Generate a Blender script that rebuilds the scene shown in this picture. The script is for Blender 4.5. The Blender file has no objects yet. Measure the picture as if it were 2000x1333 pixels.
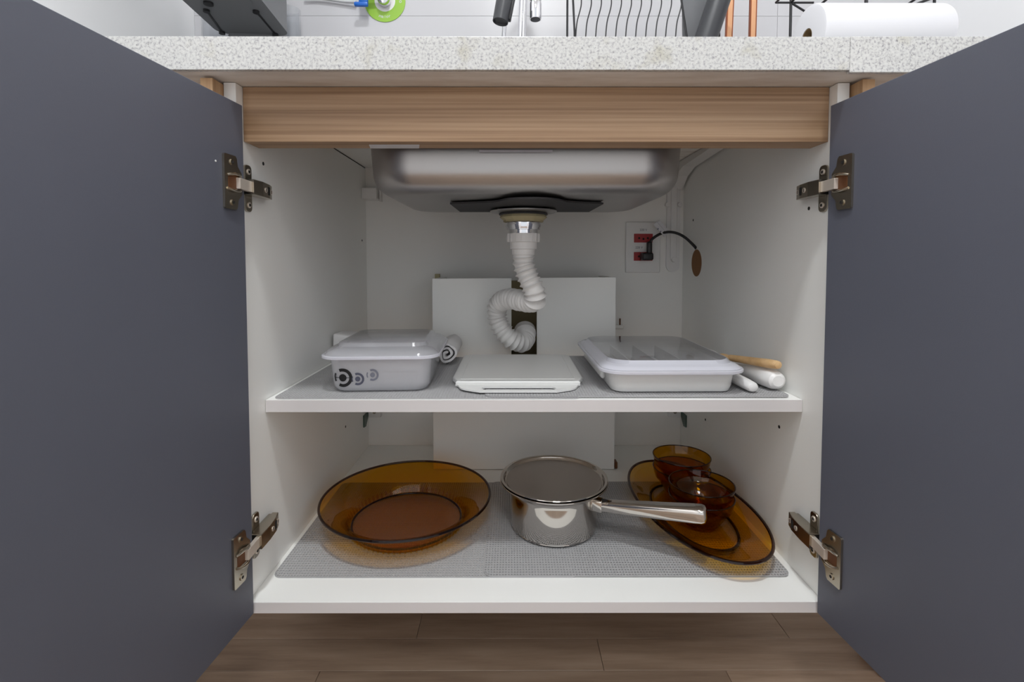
import bpy, bmesh, math, random
from mathutils import Vector, Matrix, noise
random.seed(3)
C = bpy.context.scene.collection
S = bpy.context.scene
PI = math.pi
cos, sin = math.cos, math.sin

# ---------------------------------------------------------------- camera
cd = bpy.data.cameras.new('camera'); cam = bpy.data.objects.new('camera', cd); C.objects.link(cam)
cam.location = (-0.0329, -0.6384, 0.4568)
cam.rotation_euler = (PI/2 - 0.0422, 0, -0.0016)
cd.sensor_width = 36; cd.lens = 17.28; cd.shift_y = -0.0583; cd.clip_start = 0.01
S.camera = cam
# ---------------------------------------------------------------- world, light, exposure
w = bpy.data.worlds.new('world'); S.world = w; w.use_nodes = True
w.node_tree.nodes['Background'].inputs[0].default_value = (0.92, 0.96, 1.0, 1)
w.node_tree.nodes['Background'].inputs[1].default_value = 0.92
S.view_settings.view_transform = 'Standard'; S.view_settings.look = 'None'
S.view_settings.exposure = 0.12; S.view_settings.gamma = 1; S.view_settings.use_curve_mapping = False
S.cycles.transparent_max_bounces = 40; S.cycles.max_bounces = 12; S.cycles.diffuse_bounces = 6
S.cycles.caustics_reflective = False; S.cycles.caustics_refractive = False
S.cycles.use_denoising = True
CEIL = 2.25
LAMPS = [(-0.05, -0.62, 17.0, 0.13, 'square LED panel lamp above the sink front'),
         (0.1, -1.7, 10.0, 0.5, 'added unseen fill lamp, a larger LED panel set back in the ceiling')]  # the set-back lamp is added as fill, an unseen source
for (lx, ly, lw, ls, _) in LAMPS:
    ld = bpy.data.lights.new('ceiling_light', 'AREA'); ld.energy = lw; ld.size = ls; ld.color = (0.955, 0.985, 1.0)
    lo = bpy.data.objects.new('ceiling_light', ld); lo.location = (lx, ly, CEIL - 0.03); C.objects.link(lo)

# ---------------------------------------------------------------- materials
def lin(c):
    return tuple((v/255/12.92 if v/255 <= .04045 else ((v/255+.055)/1.055)**2.4) for v in c) + (1,)
def mat(name, col, rough=.5, metal=0, spec=.5, **k):
    m = bpy.data.materials.new(name); m.use_nodes = True
    b = m.node_tree.nodes['Principled BSDF']
    b.inputs['Base Color'].default_value = lin(col); b.inputs['Roughness'].default_value = rough
    b.inputs['Metallic'].default_value = metal; b.inputs['Specular IOR Level'].default_value = spec
    for a, v in k.items(): b.inputs[a.replace('_', ' ')].default_value = v
    return m
def N(m, t, **k):
    n = m.node_tree.nodes.new(t)
    for a, v in k.items(): setattr(n, a, v)
    return n
def L(m, a, b): m.node_tree.links.new(a, b)
def ramp(m, fac, stops):
    r = N(m, 'ShaderNodeValToRGB'); e = r.color_ramp.elements
    while len(e) < len(stops): e.new(.5)
    for el, (p, c) in zip(e, stops): el.position = p; el.color = lin(c)
    L(m, fac, r.inputs[0]); return r.outputs[0]
def coords(m, scale=(1, 1, 1), loc=(0, 0, 0), obj=False):
    tc = N(m, 'ShaderNodeTexCoord'); mp = N(m, 'ShaderNodeMapping')
    mp.inputs['Scale'].default_value = scale; mp.inputs['Location'].default_value = loc
    L(m, tc.outputs['Object'], mp.inputs[0]); return mp.outputs[0]
def noi(m, vec, scale, detail=4, rough=.55):
    n = N(m, 'ShaderNodeTexNoise'); n.inputs['Scale'].default_value = scale
    n.inputs['Detail'].default_value = detail; n.inputs['Roughness'].default_value = rough
    L(m, vec, n.inputs['Vector']); return n.outputs['Fac']
def bump(m, fac, strength, dist=.001):
    b = N(m, 'ShaderNodeBump'); b.inputs['Strength'].default_value = strength; b.inputs['Distance'].default_value = dist
    L(m, fac, b.inputs['Height']); L(m, b.outputs[0], m.node_tree.nodes['Principled BSDF'].inputs['Normal'])
def wood(name, cols, stretch=(3, 60, 60), rough=.5, rnd=False):
    m = mat(name, cols[0], rough)
    v = coords(m, stretch)
    if rnd:
        oi = N(m, 'ShaderNodeObjectInfo'); ad = N(m, 'ShaderNodeVectorMath', operation='MULTIPLY_ADD')
        ad.inputs[1].default_value = (37, 53, 71); cb = N(m, 'ShaderNodeCombineXYZ')
        for i in range(3): L(m, oi.outputs['Random'], cb.inputs[i])
        L(m, cb.outputs[0], ad.inputs[0]); L(m, v, ad.inputs[2]); v = ad.outputs[0]
    f = noi(m, v, 1.0, 7, .62)
    col = ramp(m, f, [(.25, cols[0]), (.5, cols[1]), (.75, cols[2])])
    if rnd:
        mx = N(m, 'ShaderNodeHueSaturation'); mr = N(m, 'ShaderNodeMapRange')
        mr.inputs[3].default_value = .82; mr.inputs[4].default_value = 1.15
        L(m, oi.outputs['Random'], mr.inputs[0]); L(m, mr.outputs[0], mx.inputs['Value']); L(m, col, mx.inputs['Color']); col = mx.outputs[0]
    L(m, col, m.node_tree.nodes['Principled BSDF'].inputs['Base Color'])
    bump(m, f, .12, .0006)
    return m
def clear(name, tint, body=None, amount=0., ior=1.45, rough=.03):
    """thin clear sheet: coloured transmission + Fresnel gloss (+ some milky body)"""
    m = bpy.data.materials.new(name); m.use_nodes = True; nt = m.node_tree; nt.nodes.clear()
    out = N(m, 'ShaderNodeOutputMaterial'); tr = N(m, 'ShaderNodeBsdfTransparent'); gl = N(m, 'ShaderNodeBsdfGlossy')
    tr.inputs[0].default_value = tint + (1,); gl.inputs['Roughness'].default_value = rough
    fr = N(m, 'ShaderNodeFresnel'); ge = N(m, 'ShaderNodeNewGeometry')
    k1 = N(m, 'ShaderNodeMath', operation='MULTIPLY_ADD'); k1.inputs[1].default_value = -2; k1.inputs[2].default_value = 1
    k2 = N(m, 'ShaderNodeMath', operation='POWER'); k2.inputs[0].default_value = ior
    L(m, ge.outputs['Backfacing'], k1.inputs[0]); L(m, k1.outputs[0], k2.inputs[1]); L(m, k2.outputs[0], fr.inputs[0])   # thin wall: same gloss on both faces
    base = tr.outputs[0]
    if body:
        df = N(m, 'ShaderNodeBsdfDiffuse'); df.inputs[0].default_value = lin(body)
        tl = N(m, 'ShaderNodeBsdfTranslucent'); tl.inputs[0].default_value = lin(body)
        m2 = N(m, 'ShaderNodeMixShader'); m2.inputs[0].default_value = .4
        L(m, df.outputs[0], m2.inputs[1]); L(m, tl.outputs[0], m2.inputs[2])
        m1 = N(m, 'ShaderNodeMixShader'); m1.inputs[0].default_value = amount
        L(m, base, m1.inputs[1]); L(m, m2.outputs[0], m1.inputs[2]); base = m1.outputs[0]
    mx = N(m, 'ShaderNodeMixShader'); L(m, fr.outputs[0], mx.inputs[0]); L(m, base, mx.inputs[1]); L(m, gl.outputs[0], mx.inputs[2])
    L(m, mx.outputs[0], out.inputs[0]); return m

M = {}
M['white'] = mat('white_melamine', (244, 244, 241), .42)
M['shaded_edge'] = mat('white_melamine_shaded_edge', (214, 210, 210), .45)  # white edges greyed in colour to hold down the frontal light on them
M['wallpaint'] = mat('white_wall_paint', (243, 242, 239), .8)
M['sidewall'] = mat('white_side_wall_paint', (247, 247, 248), .8)
M['tile'] = mat('white_ceramic_tile', (198, 197, 200), .22)
M['grout'] = mat('pale_grout', (200, 199, 201), .9)
M['ceil'] = mat('ceiling_paint', (240, 240, 238), .9)
m = M['slate'] = mat('slate_grey_laminate', (88, 91, 102), .48)
f = noi(m, coords(m, (900, 900, 900)), 1, 2); bump(m, f, .18, .0004)
f2 = noi(m, coords(m, (2.2, 2.2, 1.1)), 1, 3)
L(m, ramp(m, f2, [(.3, (86, 89, 100)), (.7, (92, 95, 107))]), m.node_tree.nodes['Principled BSDF'].inputs['Base Color'])
M['oak'] = wood('light_oak_veneer', [(126, 95, 68), (170, 138, 107), (194, 164, 133)], (1.4, 190, 190))
M['oak_v'] = wood('light_oak_veneer_vertical', [(168, 130, 92), (192, 154, 114), (204, 170, 130)], (90, 90, 3))
M['floor'] = wood('brown_laminate_floor', [(128, 107, 90), (156, 134, 115), (174, 153, 134)], (5, 55, 55), .45, rnd=True)
m = M['granite'] = mat('white_granite', (225, 225, 222), .3)
v = coords(m)
a = noi(m, v, 300, 3, .6); b = noi(m, v, 420, 2, .5); c_ = noi(m, v, 26, 3)
c1 = ramp(m, a, [(.27, (128, 127, 132)), (.38, (174, 173, 175)), (.49, (200, 200, 198)), (.7, (212, 212, 209))])
c2 = ramp(m, b, [(.27, (170, 169, 170)), (.40, (255, 255, 255))])
c3 = ramp(m, c_, [(.26, (232, 228, 214)), (.42, (255, 255, 255))])
mm = N(m, 'ShaderNodeMixRGB', blend_type='MULTIPLY'); mm.inputs[0].default_value = .85; L(m, c1, mm.inputs[1]); L(m, c2, mm.inputs[2])
m3 = N(m, 'ShaderNodeMixRGB', blend_type='MULTIPLY'); m3.inputs[0].default_value = .8; L(m, mm.outputs[0], m3.inputs[1]); L(m, c3, m3.inputs[2])
L(m, m3.outputs[0], m.node_tree.nodes['Principled BSDF'].inputs['Base Color'])
m = M['granite_under'] = mat('raw_granite_underside', (176, 164, 150), .9)
L(m, ramp(m, noi(m, coords(m, (6, 30, 10)), 2, 5), [(.3, (218, 211, 202)), (.6, (236, 232, 226))]), m.node_tree.nodes['Principled BSDF'].inputs['Base Color'])
M['steel_satin'] = mat('satin_stainless_steel', (176, 172, 170), .34, 1)
bump(M['steel_satin'], noi(M['steel_satin'], coords(M['steel_satin'], (12, 400, 400)), 1, 3), .05, .0003)
M['steel_polish'] = mat('polished_stainless_steel', (205, 200, 194), .07, 1)
M['steel_brush'] = mat('brushed_steel_lid', (178, 171, 165), .33, 1)
M['chrome'] = mat('chrome', (225, 225, 228), .06, 1)
M['nickel'] = mat('nickel_plated_steel', (178, 170, 156), .26, 1)
M['nickel_bright'] = mat('nickel_link', (232, 222, 211), .4, .6)
M['copper_inside'] = mat('brown_cup_and_gap_shade', (105, 66, 38), .5, .3)  # brown of the hinge cups; also stands for gap shade at the pipe cover
M['black'] = mat('black_plastic', (26, 26, 28), .4)
M['black_wire'] = mat('black_painted_wire', (30, 30, 33), .4)
M['rubber'] = mat('dark_grey_rubber', (52, 51, 53), .7)
M['dark'] = mat('dark_recess', (24, 22, 20), .9)
M['machine'] = mat('dark_grey_plastic', (112, 113, 116), .42)
M['charcoal'] = mat('charcoal_plastic', (56, 57, 61), .38)
M['white_pl'] = mat('white_plastic', (232, 231, 230), .35)
M['hose'] = mat('white_corrugated_hose', (228, 226, 224), .4)
M['pp'] = mat('white_polypropylene', (226, 226, 224), .32)
M['red'] = mat('red_socket', (158, 22, 26), .4)
M['green'] = mat('lime_green_label', (146, 190, 62), .4)
M['blue'] = mat('blue_lever', (24, 98, 190), .35)
M['ink'] = mat('black_ink', (18, 18, 20), .5)
M['ink2'] = mat('slate_ink', (78, 80, 96), .5)
M['ink3'] = mat('grey_ink', (116, 118, 130), .5)
M['paper'] = mat('white_paper', (216, 216, 220), .85)
M['card'] = mat('brown_card_core', (120, 98, 66), .9)
M['cloth'] = mat('white_cloth', (222, 220, 220), .95)
M['mat'] = mat('grey_grip_liner', (170, 169, 170), .6)
M['woodspoon'] = wood('pale_wood_utensil', [(186, 146, 98), (208, 170, 122), (222, 188, 142)], (60, 60, 60), .55)
M['copperwood'] = mat('copper_coloured_strip', (226, 170, 128), .4, .25)
M['copper'] = mat('copper_edge', (150, 84, 52), .35, .9)
M['sealant'] = mat('yellowed_sealant', (176, 166, 132), .7)
M['green_pl'] = mat('green_translucent_bracket', (70, 92, 82), .4)
M['terracotta'] = mat('reddish_wood_leg', (128, 70, 42), .6)
M['amber'] = clear('amber_glass', (.865, .59, .05), ior=1.5, rough=.02)
M['amber_foot'] = clear('amber_glass_fluting', (.965, .86, .45), ior=1.5, rough=.02)
M['amber_bowl'] = clear('amber_glass_bowl', (.80, .53, .045), ior=1.5, rough=.02)
M['amber_light'] = clear('amber_glass_thin', (.915, .67, .13), ior=1.5, rough=.02)
M['amber_rim'] = clear('amber_glass_thick_rim', (.26, .13, .035), ior=1.5, rough=.02)
M['amber_dark'] = clear('amber_glass_thick_base', (.86, .58, .05), ior=1.5, rough=.02)
M['frost'] = clear('frosted_box_plastic', (.93, .935, .95), (250, 250, 253), .52, rough=.25)
M['lidclear'] = clear('clear_lid_plastic', (.97, .97, .975), (246, 246, 251), .10, rough=.05)
M['lidrim'] = clear('clear_lid_rim_plastic', (.95, .95, .97), (248, 248, 255), .8, rough=.12)
M['lidmilk'] = clear('milky_lid_plastic', (.96, .96, .97), (250, 250, 254), .28, rough=.08)
M['tankclear'] = clear('clear_tank_plastic', (.93, .94, .95), (235, 235, 238), .08)
M['bag'] = clear('white_plastic_bag', (.9, .9, .92), (226, 226, 232), .7, rough=.2)
M['lampglow'] = bpy.data.materials.new('lamp_diffuser'); M['lampglow'].use_nodes = True
bb = M['lampglow'].node_tree.nodes['Principled BSDF']; bb.inputs['Emission Color'].default_value = (1, .97, .94, 1); bb.inputs['Emission Strength'].default_value = 6

# ---------------------------------------------------------------- mesh helpers
def tf(bm, verts, T):
    if T is not None: bmesh.ops.transform(bm, matrix=T, verts=verts)
def box(bm, x0, x1, y0, y1, z0, z1, bev=0, seg=2, T=None):
    r = bmesh.ops.create_cube(bm, size=1); vs = r['verts']
    bmesh.ops.transform(bm, matrix=Matrix.Translation(((x0+x1)/2, (y0+y1)/2, (z0+z1)/2)) @ Matrix.Diagonal((x1-x0, y1-y0, z1-z0, 1)), verts=vs)
    if bev:
        es = list({e for v in vs for e in v.link_edges})
        r2 = bmesh.ops.bevel(bm, geom=es, offset=bev, segments=seg, profile=.5, affect='EDGES')
        vs = list({v for f in r2['faces'] for v in f.verts} | {v for v in vs if v.is_valid})
    tf(bm, vs, T); return vs
def prism(bm, poly, n0, n1, frame=None, bev=0):
    """poly (u,v) extruded along n; frame maps (u,v,n)->xyz Matrix"""
    fr = frame or Matrix.Identity(4)
    a = [bm.verts.new(fr @ Vector((u, v, n0))) for u, v in poly]; b = [bm.verts.new(fr @ Vector((u, v, n1))) for u, v in poly]
    k = len(poly); fs = [bm.faces.new(a[::-1]), bm.faces.new(b)]
    for i in range(k): fs.append(bm.faces.new((a[i], a[(i+1) % k], b[(i+1) % k], b[i])))
    if bev:
        es = list(fs[1].edges); bmesh.ops.bevel(bm, geom=es, offset=bev, segments=2, profile=.5, affect='EDGES')
def rrect(w, h, r, n=5, cx=0, cy=0):
    out = []
    for (sx, sy, a0) in ((1, 1, 0), (-1, 1, 90), (-1, -1, 180), (1, -1, 270)):
        for i in range(n+1):
            t = math.radians(a0 + 90*i/n); out.append((cx + sx*(w/2-r) + r*cos(t), cy + sy*(h/2-r) + r*sin(t)))
    return out
def circ(r, n=24, cx=0, cy=0): return [(cx+r*cos(2*PI*i/n), cy+r*sin(2*PI*i/n)) for i in range(n)]
def loft(bm, rings, cap0=True, cap1=True, closed=True):
    R = [[bm.verts.new(p) for p in ring] for ring in rings]
    k = len(R[0])
    for a, b in zip(R, R[1:]):
        for i in range(k if closed else k-1): bm.faces.new((a[i], a[(i+1) % k], b[(i+1) % k], b[i]))
    if cap0: bm.faces.new(R[0][::-1])
    if cap1: bm.faces.new(R[-1])
    return R
def lathe(bm, prof, n=64, cx=0, cy=0, sx=1, sy=1, rot=0):
    """prof [(r,z)], r==0 closes to a point"""
    prev = None
    for (r, z) in prof:
        if r < 1e-7: cur = [bm.verts.new((cx, cy, z))]
        else:
            cur = []
            for i in range(n):
                t = 2*PI*i/n; x, y = r*sx*cos(t), r*sy*sin(t)
                cur.append(bm.verts.new((cx + x*cos(rot) - y*sin(rot), cy + x*sin(rot) + y*cos(rot), z)))
        if prev:
            if len(prev) == 1 and len(cur) == 1: pass
            elif len(prev) == 1:
                for i in range(n): bm.faces.new((prev[0], cur[(i+1) % n], cur[i]))
            elif len(cur) == 1:
                for i in range(n): bm.faces.new((prev[i], prev[(i+1) % n], cur[0]))
            else:
                for i in range(n): bm.faces.new((prev[i], prev[(i+1) % n], cur[(i+1) % n], cur[i]))
        prev = cur
def catmull(P, per=10):
    P = [Vector(p) for p in P]; Q = [2*P[0]-P[1]] + P + [2*P[-1]-P[-2]]; out = []
    for i in range(1, len(Q)-2):
        a, b, c, d = Q[i-1:i+3]
        for k in range(per):
            t = k/per
            out.append(.5*((2*b) + (c-a)*t + (2*a-5*b+4*c-d)*t*t + (3*b-a-3*c+d)*t**3))
    out.append(P[-1]); return out
def resample(P, step):
    D = [0]
    for a, b in zip(P, P[1:]): D.append(D[-1] + (b-a).length)
    n = max(2, int(D[-1]/step)); out = []; j = 0
    for i in range(n+1):
        s = D[-1]*i/n
        while j < len(D)-2 and D[j+1] < s: j += 1
        t = (s-D[j])/max(1e-9, D[j+1]-D[j]); out.append(P[j].lerp(P[j+1], t))
    return out, D[-1]
def tube(bm, P, r, n=10, cap=True, ry=None):
    """r number or function(arc length)"""
    P = [Vector(p) for p in P]; rings = []; up = None; s = 0
    for i, p in enumerate(P):
        t = (P[min(i+1, len(P)-1)] - P[max(i-1, 0)]).normalized()
        if up is None:
            up = Vector((0, 0, 1)) if abs(t.z) < .9 else Vector((1, 0, 0))
        up = (up - t*up.dot(t)).normalized(); sd = t.cross(up)
        if i: s += (p-P[i-1]).length
        rr = r(s) if callable(r) else r
        r2 = rr if ry is None else rr*ry
        rings.append([p + sd*rr*cos(2*PI*k/n) + up*r2*sin(2*PI*k/n) for k in range(n)])
    loft(bm, rings, cap, cap)
def cyl(bm, a, b, r, n=20, r2=None):
    a, b = Vector(a), Vector(b); t = (b-a).normalized()
    up = Vector((0, 0, 1)) if abs(t.z) < .9 else Vector((1, 0, 0)); up = (up - t*up.dot(t)).normalized(); sd = t.cross(up)
    loft(bm, [[p + sd*q*cos(2*PI*k/n) + up*q*sin(2*PI*k/n) for k in range(n)] for p, q in ((a, r), (b, r if r2 is None else r2))])
def BM(): return bmesh.new()
def text_mesh(name, tc):
    t0 = bpy.data.objects.new('text', tc); C.objects.link(t0); bpy.context.view_layer.update()
    me = bpy.data.meshes.new_from_object(t0.evaluated_get(bpy.context.evaluated_depsgraph_get()))
    bpy.data.objects.remove(t0); bpy.data.curves.remove(tc)
    o = bpy.data.objects.new(name, me); C.objects.link(o); return o

def thing(name, label, cat, loc=(0, 0, 0), rotz=0, group=None):
    o = bpy.data.objects.new(name, None); C.objects.link(o); o.empty_display_size = .02
    o.location = loc; o.rotation_euler = (0, 0, rotz); o['label'] = label; o['category'] = cat
    if group: o['group'] = group
    return o
def top(o):
    while o.parent: o = o.parent
    return o
def obj(name, bm, material, parent=None, smooth=False, angle=35, kind=None, label=None):
    """coordinates in bm are relative to the top-level parent's origin"""
    bmesh.ops.recalc_face_normals(bm, faces=bm.faces[:])
    me = bpy.data.meshes.new(name); bm.to_mesh(me); bm.free()
    for mt in (material if isinstance(material, (list, tuple)) else [material]): me.materials.append(mt)
    if smooth:
        for p in me.polygons: p.use_smooth = True
        try: me.set_sharp_from_angle(angle=math.radians(angle))
        except Exception: pass
    o = bpy.data.objects.new(name, me); C.objects.link(o)
    if parent: o.parent = parent
    if kind: o['kind'] = kind
    if label: o['label'] = label
    return o
def part(name, parent, material, fn, smooth=False, label=None, kind=None):
    b = BM(); fn(b); return obj(name, b, material, parent, smooth, label=label, kind=kind)
def boxp(name, parent, material, x0, x1, y0, y1, z0, z1, bev=.0006, label=None):
    return part(name, parent, material, lambda b: box(b, x0, x1, y0, y1, z0, z1, bev), label=label)
def tag(o, label, cat, group=None):
    o['label'] = label; o['category'] = cat
    if group: o['group'] = group
    return o
def copy_tree(o, parent=None):
    c = o.copy(); C.objects.link(c)
    if parent: c.parent = parent
    for ch in list(o.children): copy_tree(ch, c)
    return c

# ================================================================ setting
D = 0.5603; FZ = -0.15; XL, XR = -0.7854, 0.973; HB = 0.385
fl = part('floor', None, M['floor'], lambda b: box(b, XL, XR, -2.4, D, FZ-.03, FZ-.003), kind='structure')
pm = None; pw = .062
for r in range(24):
    y0 = D - (r+1)*pw
    off = [0, .31, .13, .43, .22, .53][r % 6]
    x = XL - off
    while x < XR:
        a, b_ = max(x, XL), min(x+.6, XR); x += .6
        if b_-a < .03: continue
        bm = BM(); box(bm, a+.0003, b_-.0003, y0+.0003, y0+pw-.0003, FZ-.003, FZ, .0004, 1)
        obj('plank', bm, M['floor'], fl)
wb = part('wall_back', None, M['wallpaint'], lambda b: box(b, XL-.1, XR+.1, D, D+.1, FZ-.03, CEIL), kind='structure')
part('grout_bed', wb, M['grout'], lambda b: box(b, XL, XR, D-.0045, D, .725, 1.62))
for r in range(3):
    for (xa, xb) in ((XL, -.6), (-.6, 0), (0, .6), (.6, XR)):
        bm = BM(); box(bm, xa+.0005, xb-.0005, D-.006, D-.0005, .7375+.3*r+.0003, 1.0375+.3*r-.0003, .0002, 1)
        obj('tile', bm, M['tile'], wb)
part('wall_left', None, M['sidewall'], lambda b: box(b, XL-.1, XL, -2.4, D, FZ-.03, CEIL), kind='structure')
part('wall_right', None, M['sidewall'], lambda b: box(b, XR, XR+.1, -2.4, D, FZ-.03, CEIL), kind='structure')
part('ceiling', None, M['ceil'], lambda b: box(b, XL-.1, XR+.1, -2.4, D+.1, CEIL, CEIL+.1), kind='structure')
for (lx, ly, lw, ls, lab) in LAMPS:
    t = thing('ceiling_lamp', lab, 'lamp', (lx, ly, CEIL))
    part('frame', t, M['white_pl'], lambda b: box(b, -ls/2-.02, ls/2+.02, -ls/2-.02, ls/2+.02, -.02, 0, .003))
    part('diffuser', t, M['lampglow'], lambda b: box(b, -ls/2, ls/2, -ls/2, ls/2, -.024, -.019))

# ================================================================ base cabinet
ZT = 0.6841
cab = thing('base_cabinet', 'white sink base cabinet with slate grey doors standing open and an oak front rail', 'cabinet', (0, .28, -.015))
def cw(bm): bmesh.ops.translate(bm, verts=bm.verts[:], vec=-Vector((0, .28, -.015)))
def cpart(name, material, fn, parent=None, smooth=False, label=None):
    b = BM(); fn(b); cw(b); return obj(name, b, material, parent or cab, smooth, label=label)
sp_l = cpart('side_panel', M['white'], lambda b: box(b, -HB-.0155, -HB, 0, D-.001, -.015, ZT, .0005))
sp_r = cpart('side_panel', M['white'], lambda b: box(b, HB, HB+.0155, 0, D-.001, -.015, ZT, .0005))
cpart('bottom_panel', M['white'], lambda b: box(b, -HB+.0001, HB-.0001, .0009, D-.001, -.015, 0, .0004))
cpart('shaded_edge_strip', M['shaded_edge'], lambda b: box(b, -HB+.0001, HB-.0001, 0, .0008, -.0149, -.0001, .0003), cab)  # strip carries the greyed colour that dims the bottom panel's front
sh = cpart('shelf', M['white'], lambda b: box(b, -HB+.001, HB-.001, .0575, .3685, .2398, .2576, .0004))
cpart('shaded_edge_strip', M['shaded_edge'], lambda b: box(b, -HB+.001, HB-.001, .0566, .0574, .2399, .2575, .0003), sh)  # shelf front dimmed through its colour in the same way
rail = cpart('front_rail', M['oak'], lambda b: box(b, -.3845, .3845, .0156, .054, .6132, ZT, .0006), label='oak rail under the countertop')
cpart('sticker', M['paper'], lambda b: prism(b, [(-.2245, .031), (-.1565, .031), (-.161, .052), (-.2285, .052)], .6126, .6131), rail, label='blank white paper sticker')
cpart('end_panel', M['oak_v'], lambda b: box(b, -.4165, -.4012, -.022, .5, -.015, ZT-.002, .0005), label='oak end panel')
cpart('end_panel', M['oak_v'], lambda b: box(b, .4035, .419, -.019, .5, -.015, ZT-.002, .0005), label='oak end panel')
# dark joint of the rear top cross strip on the left side
cpart('joint_gap', M['dark'], lambda b: box(b, -HB-.0002, -HB+.0006, .335, D-.004, .679, .6805))
cpart('cross_strip', M['white'], lambda b: box(b, -HB+.0004, -.262, .335, D-.004, .6808, ZT-.0002))
for s, pts in ((-1, ((.0664, .5944), (.525, .5044), (.3926, .104))), (1, ((.0544, .53), (.4941, .5497), (.1171, .1976), (.4048, .1147)))):
    for (y, z) in pts:
        cpart('pin_hole', M['dark'], lambda b: cyl(b, (s*(HB+.004), y, z), (s*(HB-.0004), y, z), .0026, 12), sp_l if s < 0 else sp_r)
# corner brackets low at the back
for s in (-1, 1):
    def tri(b):
        T = Matrix(((0, 0, s, -s*0 + s*(HB-.003)*1), (1, 0, 0, 0), (0, 1, 0, 0), (0, 0, 0, 1)))
        prism(b, [(.515, .088), (.55, .088), (.55, .078), (.53, .058), (.515, .06)], 0, .0028, T)
    br = cpart('corner_bracket', M['green_pl'], tri, label='green translucent plastic corner bracket')
    cpart('screw_block', M['white_pl'], lambda b: box(b, min(s*.381, s*.352), max(s*.381, s*.352), .5445, .5585, .074, .096, .001), br)
    cpart('screw', M['nickel'], lambda b: cyl(b, (s*.366, .5446, .088), (s*.366, .5425, .088), .004, 12), br)
# hanger block upper left
hb = cpart('hanger_block', M['white_pl'], lambda b: box(b, -HB+.0005, -.349, .522, .5585, .602, .628, .002), label='white plastic cabinet hanger block')
cpart('hanger_tab', M['white_pl'], lambda b: box(b, -.3475, -.344, .54, .5585, .598, .626, .001), hb)

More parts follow.
